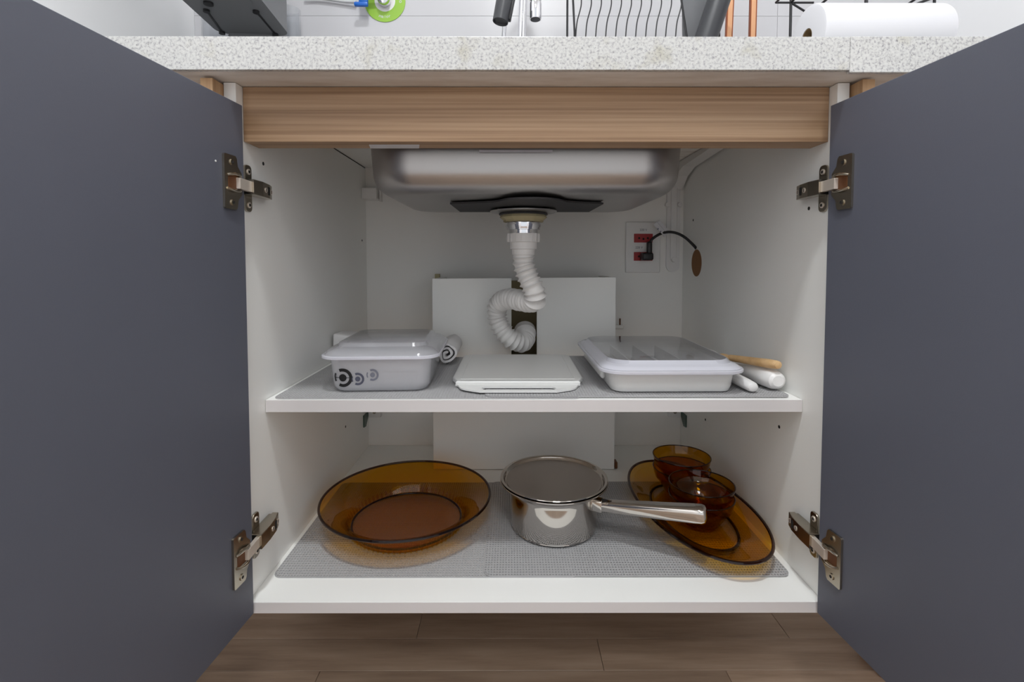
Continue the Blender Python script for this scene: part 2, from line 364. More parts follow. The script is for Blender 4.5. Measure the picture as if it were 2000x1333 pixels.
# doors ------------------------------------------------------------
for s, hx, ang in ((-1, -.3748, math.radians(4.5)), (1, .3740, math.radians(4.8))):
    # door frame: u = outward along the door (towards the room), n = towards the outside, v = up
    ux, uy = s*sin(ang), -cos(ang); nx, ny = s*cos(ang), sin(ang)
    T = Matrix(((ux, 0, nx, hx), (uy, 0, ny, -.004), (0, 1, 0, 0), (0, 0, 0, 1)))
    def dm(b):
        vs = box(b, 0, .40, -.0115, .654, 0, .018, .0008, 2)
        bmesh.ops.transform(b, matrix=T, verts=b.verts[:])
    door = cpart('door', M['slate'], dm, label='slate grey laminate door swung open past a right angle')
    if s < 0: cpart('plug_dot', M['white_pl'], lambda b: prism(b, circ(.0012, 10, .0535, .5735), -.0006, .0002, T), door)
    # hinges
    for zc in (.5527, .0805):
        def cupplate(b):
            poly = [(.0205, -.033), (.0405, -.033), (.0420, -.0315), (.0420, .0315), (.0405, .033), (.0205, .033), (.0180, .030), (.0165, .021), (.009, .013), (.009, -.013), (.0165, -.021), (.0180, -.030)]
            prism(b, [(u, v+zc) for u, v in poly], -.0030, -.0001, T, 0)
        hg = cpart('hinge', M['nickel'], cupplate, label='nickel plated concealed hinge')
        def boss(b):
            for q in (-1, 1):
                P_ = [(u, .0105*q - .0022*q*((u-.024)/.012)**2, h) for u, h in ((.012, -.0028), (.015, -.005), (.021, -.0065), (.028, -.0065), (.034, -.0045), (.037, -.0028))]
                tube(b, [T @ Vector((u, v+zc, n_)) for u, v, n_ in P_], .0017, 8)
        cpart('cup_lip', M['nickel'], boss, hg, True)
        cpart('cup_hollow', M['copper_inside'], lambda b: prism(b, rrect(.020, .0175, .003, 3, .0255, zc), -.0034, -.0028, T), hg)
        for dz in (-.0245, .0245):
            sc_ = cpart('screw', M['nickel'], lambda b: prism(b, circ(.0040, 16, .0275, zc+dz), -.0042, -.0029, T), hg)
            cpart('screw_recess', M['dark'], lambda b: prism(b, circ(.0020, 8, .0275, zc+dz), -.0044, -.0040, T), hg)
        # mounting plate on the side panel (x inwards = -s)
        def X(v): return s*HB - s*v
        def plate(b):
            P = Matrix(((0, 0, -s, s*HB), (1, 0, 0, 0), (0, 1, 0, 0), (0, 0, 0, 1)))
            prism(b, rrect(.017, .062, .006, 4, .021, zc), .0002, .0028, P, .0008)
            prism(b, rrect(.050, .018, .003, 3, .038, zc), .0003, .0045, P, .0008)
        mp = cpart('mounting_plate', M['nickel'], plate, hg)
        P = Matrix(((0, 0, -s, s*HB), (1, 0, 0, 0), (0, 1, 0, 0), (0, 0, 0, 1)))
        for dz in (-.022, .022):
            cpart('screw', M['nickel_bright'], lambda b: prism(b, circ(.0040, 16, .021, zc+dz), .0028, .0040, P, .0006), hg)
            cpart('screw_recess', M['dark'], lambda b: prism(b, circ(.0021, 8, .021, zc+dz), .0039, .0043, P), hg)
        def arm(b):
            # tapering channel: thick at the front, thin at the tip
            Q = Matrix(((0, -s, 0, s*HB), (1, 0, 0, 0), (0, 0, 1, 0), (0, 0, 0, 1)))   # (u=y, v=x inward, n=z)
            prism(b, [(.004, .004), (.064, .004), (.064, .0125), (.05, .0165), (.028, .0185), (.004, .0185)], zc-.0098, zc+.0098, Q, .001)
        cpart('hinge_arm', M['nickel'], arm, hg)
        for yy, vv in ((.057, .0143), (.037, .0174)):
            cpart('adjust_screw', M['nickel_bright'], lambda b: cyl(b, (X(vv-.0012), yy, zc), (X(vv+.0010), yy, zc), .0034, 14), hg)
            cpart('screw_recess', M['dark'], lambda b: box(b, min(X(vv+.0008), X(vv+.0014)), max(X(vv+.0008), X(vv+.0014)), yy-.0004, yy+.0004, zc-.0024, zc+.0024), hg)
        cpart('arm_slot', M['dark'], lambda b: box(b, min(X(.0150), X(.0172)), max(X(.0150), X(.0172)), .0445, .0495, zc-.0055, zc+.0055), hg)
        def link(b):
            a = Vector((X(.0125), .010, 0)); e = T @ Vector((.0205, zc, -.0055)); e.z = 0
            d = (a-e).normalized(); nn = Vector((-d.y, d.x, 0)) * .0028
            pts = [e+nn, a+nn, a-nn, e-nn]
            prism(b, [(p.x, p.y) for p in pts], zc-.0068, zc+.0068, None, .0006)
        cpart('hinge_link', M['nickel_bright'], link, hg)

# ================================================================ counter
ct = thing('countertop', 'speckled white granite countertop running over the cabinet', 'countertop', (0, .26, .6847))
def kw(bm): bmesh.ops.translate(bm, verts=bm.verts[:], vec=-Vector((0, .26, .6847)))
def kpart(name, material, fn, parent=None, smooth=False, label=None):
    b = BM(); fn(b); kw(b); return obj(name, b, material, parent or ct, smooth, label=label)
SX0, SX1, SY0, SY1 = -.235, .215, .10, .385
def slab(b):
    z0, z1 = .7065, .7244
    box(b, XL, SX0, -.0335, D-.0065, z0, z1); box(b, SX1, XR, -.0335, D-.0065, z0, z1)
    box(b, SX0, SX1, -.0335, SY0, z0, z1); box(b, SX0, SX1, SY1, D-.0065, z0, z1)
kpart('stone_slab', M['granite'], slab)
def under(b):
    z0, z1 = .6849, .7064
    box(b, XL, SX0-.02, -.0335, D-.0065, z0, z1); box(b, SX1+.02, XR, -.0335, D-.0065, z0, z1)
    box(b, SX0-.02, SX1+.02, -.0335, SY0-.03, z0, z1); box(b, SX0-.02, SX1+.02, SY1+.02, D-.0065, z0, z1)
kpart('support_bed', M['granite_under'], under, label='raw unpolished underside')
kpart('front_edge', M['granite'], lambda b: box(b, XL, .3725, -.04, -.0338, .6850, .7244, .0007))
kpart('front_edge', M['granite'], lambda b: box(b, .3726, XR, -.0405, -.0338, .6822, .7246, .0007))

# ================================================================ sink
SCX, SCY = -.0105, .247
sk = thing('sink_basin', 'brushed stainless steel sink bowl hanging under the countertop', 'sink', (SCX, SCY, .55))
def skin(b):
    hw, hd, R = .2445, .176, .075; rings = []
    zt, zb, er = .684, .5565, .034
    prof = [(0, zt), (.0005, zt-.02), (.006, zb+er)]
    for k in range(1, 9):
        t = PI/2*k/8; prof.append((.006 + er*(1-cos(t)), zb + er*(1-sin(t))))
    for ins, z in prof:
        w_, h_ = 2*(hw-ins), 2*(hd-ins); r_ = max(.03, R-ins*.8)
        rings.append([(x, y, z-.55) for x, y in rrect(w_, h_, r_, 10)])
    # gently funnelled floor down to the drain hole
    n = len(rings[0])
    for q, z in ((.55, .5535), (.25, .549)):
        rings.append([(x*q, y*q, z-.55) for x, y, _ in rings[-1]] if q == .55 else [(.048*cos(a), .048*sin(a), z-.55) for a in [math.atan2(y, x) for x, y, _ in rings[-1]]])
    rings.append([(.04*cos(a), .04*sin(a), .546-.55) for a in [math.atan2(y, x) for x, y, _ in rings[-1]]])
    loft(b, rings, False, False)
bowl = part('bowl', sk, M['steel_satin'], skin, True)
md = bowl.modifiers.new('thickness', 'SOLIDIFY'); md.thickness = .0012; md.offset = -1
def pad(b):
    pts = [(-.133, .170), (-.0644, .148), (-.04, .115), (-.0149, .103), (.012, .103), (.04, .120), (.06, .148), (.118, .170), (.115, .30), (-.13, .30)]
    P = catmull([(x, y, 0) for x, y in pts[:8]], 6)
    poly = [(p.x-SCX, p.y-SCY) for p in P] + [(x-SCX, y-SCY) for x, y in pts[8:]]
    prism(b, poly, .5492-.55, .5520-.55)
part('sound_pad', sk, M['rubber'], pad, label='dark grey rubber sound damping pad')
part('label_strip', sk, M['lidrim'], lambda b: box(b, -.0785-SCX, .026-SCX, .0688-SCY, .0697-SCY, .611-.55, .6145-.55), label='clear adhesive label strip')

# drain and hose -----------------------------------------------------
dr = thing('drain_hose', 'white corrugated drain hose coming down from the sink and bending into the panel', 'drain pipe', (-.011, .25, .546))
def DZ(b): bmesh.ops.translate(b, verts=b.verts[:], vec=-Vector((-.011, .25, .546)))
def dpart(name, material, prof, n=40, smooth=True, label=None):
    b = BM(); lathe(b, [(0, prof[0][1])] + prof + [(0, prof[-1][1])], n, -.011, .25); DZ(b); return obj(name, b, material, dr, smooth, label=label)
dpart('flange', M['steel_satin'], [(.060, .5452), (.058, .5432), (.046, .5418)])
dpart('gasket', M['rubber'], [(.043, .5418), (.044, .539), (.042, .5378)])
dpart('sealant_nut', M['sealant'], [(.041, .5378), (.0425, .534), (.036, .529), (.036, .526)], 12, False, 'yellowed sealant and lock nut')
dpart('strainer_body', M['chrome'], [(.031, .526), (.032, .519), (.030, .514), (.030, .512), (.026, .5115), (.026, .5052)])
cn = dpart('connector', M['hose'], [(.0285, .5052), (.0285, .490), (.0245, .4895), (.0245, .4775), (.021, .477), (.0205, .467), (.0185, .4665), (.0185, .460)])
b = BM()
for i in range(18):
    t = 2*PI*i/18; box(b, -.0012, .0012, -.0008, .0008, .4905, .5045, T=Matrix.Translation((-.011+.0286*cos(t), .25+.0286*sin(t), 0)) @ Matrix.Rotation(t, 4, 'Z'))
DZ(b); obj('grip_ribs', b, M['hose'], cn)
hp = catmull([(-.0111, .25, .462), (-.0095, .25, .447), (-.0015, .246, .424), (.0085, .243, .401), (.0085, .254, .3835), (-.012, .285, .3815), (-.038, .325, .382), (-.0575, .352, .370), (-.0625, .362, .346), (-.053, .362, .3185), (-.034, .362, .297), (-.0125, .376, .2865), (-.0025, .40, .291), (-.003, .43, .302)], 12)
hp, ln = resample(hp, .0012)
b = BM(); tube(b, hp, lambda s: .0190 + .0024*(1-2*abs(sin(PI*s/.0092))**.8), 28); DZ(b); obj('corrugated_hose', b, M['hose'], dr, True, 60)
b = BM(); e = Vector(hp[-1]); dd = (hp[-1]-hp[-6]).normalized(); cyl(b, e - dd*.012, e + dd*.004, .0235, 32); DZ(b)
obj('end_collar', b, M['hose'], dr, True)

# ================================================================ pipe cover
YB = .4171
pc = thing('pipe_cover', 'white boxed pipe cover with a slot for the drain hose, behind the shelf', 'panel', (0, YB, 0))
def cover(b):
    x0, x1, z1 = -.2025, .192, .421
    T = Matrix(((1, 0, 0, 0), (0, 0, 1, 0), (0, 1, 0, 0), (0, 0, 0, 1)))
    prism(b, [(x0, .0015), (x1, .0015), (x1, z1), (.0225, z1-.0015), (.0225, .24), (-.0325, .24), (-.0325, z1-.002), (x0, z1-.003)], 0, .012, T)
part('front_panel', pc, M['white'], cover)
boxp('side_panel', pc, M['white'], -.2025, -.1905, .0122, D-YB-.002, .0015, .417)
boxp('side_panel', pc, M['white'], .180, .192, .0122, D-YB-.002, .012, .42)
boxp('back_lining', pc, mat('stained_raw_board', (128, 116, 88), .9), -.06, .05, .09, .1, .0015, .41, label='stained raw board seen through the slot')
boxp('side_gap_patch', pc, M['copper_inside'], .1935, .200, .001, .02, .0012, .016, .002, label='small dark block in place of the shaded side gap at the corner')  # dark block fills a side gap where there is only shade
bt = boxp('wall_batten', None, M['sealant'], -.2175, -.206, D-.012, D-.0005, .30, .4245)
tag(bt, 'small yellowish batten on the back wall beside the pipe cover', 'batten')
ws = thing('wall_stub', 'small grey pipe stub on the back wall right of the pipe cover', 'pipe stub', (.232, D, .30))
part('shadow_block', ws, M['wallpaint'], lambda b: box(b, -.022, .010, -.008, -.0005, -.010, .000, .003))  # wall coloured block added where only a shadow lies, no plate there
part('stub', ws, M['copper_inside'], lambda b: cyl(b, (.0, -.007, .0), (.0, -.007, .016), .0018, 12), True)

# ================================================================ outlet, cord, counter bracket
ot = thing('wall_outlet', 'white wall plate with two red sockets on the back wall', 'outlet', (.286, D, .489))
def oz(v): return v - .489
plate = part('face_plate', ot, M['white_pl'], lambda b: box(b, -.042, .042, -.009, -.0004, -.0615, .0615, .003, 3))
for zc in (.022, -.022):
    s_ = part('socket', ot, M['red'], lambda b: box(b, -.0225, .0225, -.0108, -.0085, zc-.0105, zc+.0105, .0006))
    for k in (-1, 0, 1):
        part('socket_hole', s_, M['dark'], lambda b: cyl(b, (k*.0105, -.0112, zc-.002*(k == 0)), (k*.0105, -.0100, zc-.002*(k == 0)), .0025, 12))
for (xx, zz) in ((0, .0415), (-.010, -.001)):
    tc = bpy.data.curves.new('marking_text', 'FONT'); tc.body = '220 V'; tc.size = .0075; tc.align_x = 'CENTER'; tc.extrude = .00015; tc.materials.append(M['ink3'])
    to = text_mesh('marking', tc); to.parent = ot; to.location = (xx, -.0093, zz-.002); to.rotation_euler = (PI/2, 0, 0)
pcrd = thing('power_cord', 'black power cord plugged into the lower red socket and running into the side panel', 'cord', (.286, .545, .467))
def pz(b): bmesh.ops.translate(b, verts=b.verts[:], vec=-Vector((.286, .545, .467)))
b = BM(); box(b, .277, .303, .520, .549, .4575, .4755, .004, 3); pz(b); obj('plug', b, M['black'], pcrd, True)
b = BM(); box(b, .2885, .3005, .522, .536, .473, .502, .004, 3, T=None); pz(b); obj('strain_relief', b, M['black'], pcrd, True)
cp = catmull([(.295, .529, .495), (.299, .526, .506), (.308, .52, .5145), (.32, .512, .521), (.334, .503, .523), (.35, .495, .519), (.366, .486, .508), (.381, .476, .490), (.3845, .472, .484)], 8)
b = BM(); tube(b, cp, .0032, 12); pz(b); obj('cable', b, M['black'], pcrd, True)
def tagm(b):
    box(b, -.0055, .0055, -.0008, .0008, -.019, .019, T=Matrix.Translation((.3155, .5095, .530)) @ Matrix.Rotation(math.radians(-42), 4, 'Y')); 
    box(b, -.0015, .0055, -.0010, .0010, -.018, .014, T=Matrix.Translation((.3165, .507, .5365)) @ Matrix.Rotation(math.radians(-42), 4, 'Y'))
b = BM(); tagm(b); pz(b); tg = obj('cable_tag', b, M['paper'], pcrd, label='folded white paper tag')
b = BM()
for k in (-1, 1): box(b, -.0012, .0012, -.0013, .0013, -.0016, .0016, T=Matrix.Translation((.3115+.003*k, .5085, .5275-.003*k)) @ Matrix.Rotation(.7, 4, 'Y'))
pz(b); obj('print_mark', b, M['ink3'], tg)
def hole(b):
    T = Matrix(((0, 0, -1, HB), (1, 0, 0, 0), (0, 1, 0, 0), (0, 0, 0, 1)))
    prism(b, [(.470+.0295*cos(2*PI*i/36), .4515+.0305*sin(2*PI*i/36)) for i in range(36)], -.004, .0004, T)
cpart('cable_hole', mat('raw_particle_board', (138, 98, 62), .9), hole, sp_r, label='bare board lining of the cable hole')

cb = thing('counter_bracket', 'white steel support bracket screwed to the back wall at the right', 'bracket', (.3595, D, .43))
def bw(b): bmesh.ops.translate(b, verts=b.verts[:], vec=-Vector((.3595, D, .43)))
b = BM(); Tb = Matrix(((1, 0, 0, 0), (0, 0, 1, 0), (0, 1, 0, 0), (0, 0, 0, 1)))
prism(b, rrect(.032, .262, .0155, 6, .3595, .560), D-.006, D-.0005, Tb, .001); bw(b); obj('upright', b, M['white_pl'], cb, True)
b = BM(); box(b, .352, .367, D-.011, D-.0058, .46, .69, .002); bw(b); obj('raised_rib', b, M['white_pl'], cb)
b = BM(); prism(b, [(D-.006, .628), (D-.006, .6835), (.30, .6835), (.30, .676), (.475, .668), (.52, .655)], .352, .3805, Matrix(((0, 0, 1, 0), (1, 0, 0, 0), (0, 1, 0, 0), (0, 0, 0, 1))), .001); bw(b); obj('arm', b, M['white_pl'], cb)
for (x, z) in ((.3442, .5918), (.3735, .5918), (.3605, .4595)):
    b = BM(); cyl(b, (x, D-.005, z), (x, D-.0125, z), .0068, 18, .0055); bw(b); obj('screw_cap', b, M['white_pl'], cb, True)

# ================================================================ grip mats
def matmesh():
    nx, ny, W_, H_ = 104, 52, .4445, .3015; px, py = W_/nx, H_/ny; r = .012
    def fit(x, y):
        ax, ay = abs(x), abs(y); qx, qy = ax-(W_/2-r), ay-(H_/2-r)
        if qx > 0 and qy > 0:
            d = math.hypot(qx, qy)
            mx_ = max(qx, qy)
            if d > 0: k = mx_/d; qx, qy = qx*k, qy*k
            ax, ay = W_/2-r+qx, H_/2-r+qy
        return math.copysign(ax, x), math.copysign(ay, y)
    V, F = [], []; idx = {}
    def vert(x, y, z):
        k = (round(x*1e6), round(y*1e6), round(z*1e6))
        if k not in idx:
            fx, fy = fit(x, y); idx[k] = len(V); V.append((fx, fy, z))
        return idx[k]
    t = .0013; hx, hy = px*.24, py*.22
    for i in range(nx):
        for j in range(ny):
            cx, cy = -W_/2+px*(i+.5), -H_/2+py*(j+.5)
            o = [vert(cx+sx*px/2, cy+sy*py/2, t) for sx, sy in ((-1, -1), (1, -1), (1, 1), (-1, 1))]
            h = [vert(cx+sx*hx, cy+sy*hy, t-.0002) for sx, sy in ((-1, -1), (1, -1), (1, 1), (-1, 1))]
            d = [vert(cx+sx*hx, cy+sy*hy, 0) for sx, sy in ((-1, -1), (1, -1), (1, 1), (-1, 1))]
            for k in range(4):
                k2 = (k+1) % 4; F.append((o[k], o[k2], h[k2], h[k])); F.append((h[k], h[k2], d[k2], d[k]))
    # outer skirt
    bx = [-W_/2+px*i for i in range(nx+1)]; by = [-H_/2+py*j for j in range(ny+1)]
    loop = [(x, by[0]) for x in bx] + [(bx[-1], y) for y in by[1:]] + [(x, by[-1]) for x in bx[-2::-1]] + [(bx[0], y) for y in by[-2:0:-1]]
    for a, b2 in zip(loop, loop[1:]+loop[:1]):
        F.append((vert(a[0], a[1], 0), vert(b2[0], b2[1], 0), vert(b2[0], b2[1], t), vert(a[0], a[1], t)))
    me = bpy.data.meshes.new('grip_mat'); me.from_pydata(V, [], F); me.update(); me.materials.append(M['mat']); return me
mm_ = matmesh()
def gmat(x, y, z, lab):
    o = bpy.data.objects.new('grip_mat', mm_); C.objects.link(o); o.location = (x, y, z)
    tag(o, lab, 'mat', 'perforated grey grip mats')
MZ = .0003
gmat(-.1555, .2015, MZ, 'perforated grey grip mat on the cabinet floor under the round amber dish')
gmat(.1495, .2015, MZ+.0015, 'perforated grey grip mat on the cabinet floor under the pan and oval platter')
gmat(-.1540, .2110, .2576+MZ, 'perforated grey grip mat on the shelf under the frosted box')
gmat(.1510, .2150, .2576+MZ+.0015, 'perforated grey grip mat on the shelf under the cutlery tray')
BZ = MZ+.0032; SZ = .2576+MZ+.0032      # resting heights

# ================================================================ amber glass
dish = thing('glass_dish', 'large round amber glass dish with a wide sloping rim', 'dish', (-.2135, .199, .0018))
H = .0495
def dishm(b):
    prof_o = [(0, .0012), (.090, .0012), (.0965, .003), (.1, .008), (.1045, .018), (.112, .028), (.126, .0385), (.1425, H-.002)]
    prof_i = [(.1418, H-.0005), (.125, .0418), (.110, .0318), (.1015, .021), (.0945, .0085), (.088, .0062), (0, .0058)]
    lathe(b, prof_o + prof_i, 96)
part('bowl', dish, M['amber'], dishm, True)
def rimm(b, r=.1433, z=H-.0012, rr=.0021, n=96):
    lathe(b, [(r+rr*cos(t), z+rr*sin(t)) for t in [2*PI*k/10 for k in range(10)]] + [(r+rr, z)], n)
part('rim', dish, M['amber_rim'], rimm, True, label='thick dark amber glass rim')
def ribs(b):
    for k in range(72):
        t = 2*PI*k/72
        T = Matrix.Rotation(t, 4, 'Z') @ Matrix.Translation((.1, 0, .0082)) @ Matrix.Rotation(.38, 4, 'Y')
        r = bmesh.ops.create_uvsphere(b, u_segments=6, v_segments=5, radius=1)
        bmesh.ops.transform(b, matrix=T @ Matrix.Diagonal((.0014, .0026, .0072, 1)), verts=r['verts'])
part('ribbed_foot', dish, M['amber_foot'], ribs, True, kind='stuff', label='fluted amber glass foot')
part('base_ring', dish, M['amber_rim'], lambda b: rimm(b, .0925, .0068, .0018), True, label='dark ring where wall meets base')

pl = thing('glass_platter', 'oval amber glass platter carrying the stacked bowls', 'platter', (.2845, .2105, BZ), math.radians(6.1))
def ell(a, b_, n=72, e=2.1):
    out = []
    for i in range(n):
        t = 2*PI*i/n; cx, cy = cos(t), sin(t)
        out.append((a*math.copysign(abs(cx)**(2/e), cx), b_*math.copysign(abs(cy)**(2/e), cy)))
    return out
def platm(b):
    A, B = .0925, .1775
    seq = [(.56, .0003), (.62, .0015), (.66, .006), (.78, .0135), (.92, .0215), (1.0, .0275), (1.0, .0292), (.985, .0288), (.91, .0245), (.77, .0168), (.645, .009), (.60, .0058), (.56, .0052)]
    R = [[(x, y, z) for x, y in ell(A*k, B*k)] for k, z in seq]
    loft(b, R, True, True)
part('dish', pl, M['amber_light'], platm, True)
def platrim(b, k=1.0, z=.0285, rr=.0025):
    P = [(x*k, y*k, z) for x, y in ell(.0928, .1778)]; rings = []
    for i in range(len(P)):
        p = Vector(P[i]); t = (Vector(P[(i+1) % len(P)])-Vector(P[i-1])).normalized(); o = Vector((t.y, -t.x, 0))
        rings.append([p + o*rr*cos(2*PI*q/8) + Vector((0, 0, rr*sin(2*PI*q/8))) for q in range(8)])
    loft(b, rings + [rings[0]], False, False)
    bmesh.ops.remove_doubles(b, verts=b.verts[:], dist=1e-6)
part('rim', pl, M['amber_rim'], platrim, True, label='thick dark amber glass rim')
part('base_ring', pl, M['amber_rim'], lambda b: platrim(b, .625, .0062, .0024), True, label='dark ring round the flat base')

def make_bowl(loc, lab):
    t = thing('glass_bowl', lab, 'bowl', loc, 0, 'stacked amber glass bowls')
    def bm_(b):
        lathe(b, [(0, .0008), (.027, .0006), (.031, .002), (.036, .010), (.0435, .022), (.0495, .0285), (.0515, .036), (.0535, .0465),
                  (.0525, .0472), (.0500, .036), (.048, .0292), (.042, .0240), (.0335, .0118), (.029, .0052), (0, .0046)], 64)
    part('wall', t, M['amber_bowl'], bm_, True)
    part('rim', t, M['amber_rim'], lambda b: rimm(b, .0531, .0468, .0010, 64), True, label='dark amber rim')
    part('foot', t, M['amber_dark'], lambda b: rimm(b, .029, .0016, .0014, 48), True)
    return t
pz0 = BZ+.0055
src = make_bowl((.2975, .2985, pz0), 'amber glass bowl at the bottom of the rear stack on the platter')
for loc, lab in (((.2965, .2965, pz0+.0245), 'amber glass bowl topmost of the rear stack on the platter'),
                 ((.2925, .187, pz0), 'amber glass bowl at the bottom of the front stack by the pan handle'),
                 ((.2930, .188, pz0+.0205), 'amber glass bowl topmost of the front stack by the pan handle')):
    c = copy_tree(src); c.location = loc; c['label'] = lab

# ================================================================ saucepan
PX, PY = .0400, .1885
pan = thing('saucepan', 'polished stainless steel saucepan with a long tubular handle', 'saucepan', (PX, PY, BZ))
def panm(b):
    o = [(0, .0006), (.062, .0006), (.069, .0016), (.0728, .0055), (.0734, .010), (.0736, .014), (.0737, .022), (.0738, .035), (.0735, .050), (.0731, .060), (.0731, .064), (.0735, .0662), (.0768, .0715), (.0845, .0755), (.0895, .0785), (.0905, .0800)]
    i = [(.0900, .0808), (.0885, .0800), (.0835, .0772), (.0750, .0728), (.0722, .066), (.0726, .03), (.0712, .007), (.066, .0032), (0, .003)]
    lathe(b, o+i, 96)
part('body', pan, M['steel_polish'], panm, True)
part('rim', pan, M['steel_polish'], lambda b: rimm(b, .0908, .0805, .0012), True)
part('foot_ring', pan, M['steel_polish'], lambda b: rimm(b, .0705, .0035, .0014), True)
hd0 = Vector((.0650, -.044, .0560)); hd1 = Vector((.2125, -.1235, .0820))
def handle(b):
    d = (hd1-hd0).normalized(); up = Vector((0, 0, 1)); sd = d.cross(up).normalized(); up = sd.cross(d)
    rings = []; ln_ = (hd1-hd0).length
    for s_, w_, h_ in ((0, .0075, .0075), (.06, .0085, .0085), (.25, .0100, .0092), (.6, .0122, .0105), (.9, .0138, .0118), (.965, .0136, .0116), (.99, .0120, .0100), (1.0, .008, .0065)):
        p = hd0 + d*ln_*s_
        rings.append([p + sd*x + up*z for x, z in rrect(2*w_, 2*h_, min(w_, h_)*.62, 5)])
    loft(b, rings)
hdl = part('handle', pan, M['steel_polish'], handle, True)
def brk(b):
    d = Vector((.1475, -.0795, 0)).normalized(); ang = math.atan2(d.y, d.x)
    T = Matrix.Translation((.0655, -.0445, .058)) @ Matrix.Rotation(ang, 4, 'Z')
    box(b, -.008, .012, -.009, .009, -.010, .010, .003, 3, T)
part('bracket', pan, M['steel_polish'], brk, True)
def gap_piece(b):
    T = Matrix.Translation((.0745, -.0495, .0655)) @ Matrix.Rotation(math.radians(-28), 4, 'Z')
    box(b, -.004, .010, -.004, .004, -.002, .0025, .001, 1, T)
part('gap_shade_piece', pan, M['dark'], gap_piece, label='dark piece in place of the shaded gap above the handle joint')  # dark block painted in for the shade of an open gap
lid = thing('pan_lid', 'shallow brushed steel lid lying dished side up on the saucepan', 'lid', (PX, PY, .0700+BZ))
part('disc', lid, M['steel_brush'], lambda b: lathe(b, [(0, .0112), (.03, .0109), (.06, .0102), (.0800, .0092), (.0812, .0094), (.0812, .0082), (.06, .0090), (.03, .0096), (0, .0098)], 96), True)
part('upturned_rim', lid, M['steel_polish'], lambda b: lathe(b, [(.0813, .0080), (.0832, .0082), (.0846, .0096), (.0856, .0126), (.0868, .0142), (.0890, .0152), (.0905, .0150), (.0911, .0142), (.0905, .0134), (.0890, .0134), (.0876, .0126), (.0868, .0112), (.0861, .0090), (.0843, .0072), (.0813, .0068), (.0813, .0080)], 96), True)

# ================================================================ shelf: frosted box
bxr = thing('storage_box', 'frosted plastic food box with a clear lid and dark ring emblems', 'food box', (-.2345, .1775, SZ-.0012), math.radians(2.5))
HW, HD = .0705, .0835
def boxshell(b):
    rings = []
    for w_, d_, z, r in ((.126, .154, .0005, .018), (.138, .166, .0016, .022), (.146, .174, .008, .024), (.154, .182, .052, .026), (.156, .184, .0535, .026)):
        rings.append([(x, y, z) for x, y in rrect(w_, d_, r, 6)])
    for w_, d_, z, r in ((.1535, .1815, .0535, .025), (.1515, .1795, .052, .025), (.1435, .1715, .009, .023), (.128, .156, .0025, .02)):
        rings.append([(x, y, z) for x, y in rrect(w_, d_, r, 6)])
    loft(b, rings)
part('body', bxr, M['frost'], boxshell, True)
def blid(b):
    rings = []
    for w_, d_, z, r in ((.176, .190, .0505, .03), (.178, .192, .0515, .03), (.177, .191, .0545, .03), (.168, .182, .0600, .028), (.160, .174, .0630, .026), (.140, .150, .0665, .022), (.134, .145, .0715, .02), (.126, .137, .0730, .018)):
        rings.append([(x, y, z) for x, y in rrect(w_, d_, r, 6)])
    n_ = len(rings)
    for w_, d_, z, r in ((.126, .137, .0718, .018), (.1325, .1435, .0702, .02), (.1385, .1485, .0653, .021), (.159, .173, .0615, .026), (.167, .181, .0585, .028), (.1735, .1875, .0532, .029)):
        rings.append([(x, y, z) for x, y in rrect(w_, d_, r, 6)])
    loft(b, rings[:n_], False, True); loft(b, rings[n_:], True, False)
part('lid', bxr, M['lidmilk'], blid, True)
def lidrim(b):
    rings = [[(x, y, z) for x, y in rrect(w_, d_, .03, 6)] for w_, d_, z in ((.1775, .1915, .0502), (.1795, .1935, .0512), (.1795, .1935, .0545), (.1775, .1915, .0552), (.173, .187, .0552), (.173, .187, .0502))]
    loft(b, rings + [rings[0]], False, False)
part('lid_rim', bxr, M['lidrim'], lidrim, True)
def front_y(x, z):
    t = (z-.008)/.044; w_ = .146+.008*t; d_ = .174+.008*t; r_ = .024+.002*t; o = abs(x)-(w_/2-r_)
    return -(d_/2-r_) - (r_ if o <= 0 else math.sqrt(max(1e-9, r_*r_-min(o, r_*.995)**2)))
def emblem(cx, cz, r, m_):
    def ringseg(b, r0, r1, a0, a1, n=28):
        A = [math.radians(a0+(a1-a0)*i/n) for i in range(n+1)]
        fr = []
        for rr, off in ((r0, .0004), (r1, .0004), (r1, .0009), (r0, .0009)):
            fr.append([b.verts.new((cx+rr*cos(a), front_y(cx+rr*cos(a), cz+rr*sin(a))-off, cz+rr*sin(a))) for a in A])
        for k in range(4):
            p, q = fr[k], fr[(k+1) % 4]
            for i in range(n): b.faces.new((p[i], p[i+1], q[i+1], q[i]))
        b.faces.new([f_[0] for f_ in fr]); b.faces.new([f_[-1] for f_ in fr][::-1])
    def fn(b):
        ringseg(b, r*.68, r, -118, 114)
        ringseg(b, r*.80, r, 152, 208, 8)
        ringseg(b, .0002, r*.40, 0, 359.9)
        if m_ is M['ink']:
            for x0, x1 in ((-.95, -.35), (.35, .8)):
                for k in range(6):
                    xa, xb = cx+r*(x0+(x1-x0)*k/6), cx+r*(x0+(x1-x0)*(k+1)/6); ya = front_y((xa+xb)/2, cz)
                    box(b, xa, xb, ya-.0009, ya-.0003, cz-r*.025, cz+r*.025)
    part('emblem', bxr, m_, fn, label='printed broken ring and dot emblem')
emblem(-.0530, .0225, .0142, M['ink']); emblem(-.0310, .0205, .0095, M['ink2']); emblem(-.0090, .0265, .0090, M['ink3'])
# contents visible through the plastic
pk = thing('paper_stack', 'pale flat stack showing faintly inside the frosted food box', 'paper', (-.2225, .177, SZ+.003))
part('sheet', pk, M['cloth'], lambda b: box(b, -.045, .055, -.06, .06, 0, .018, .004))
part('sheet', pk, M['paper'], lambda b: box(b, -.03, .05, -.055, .05, .0185, .027, .003))

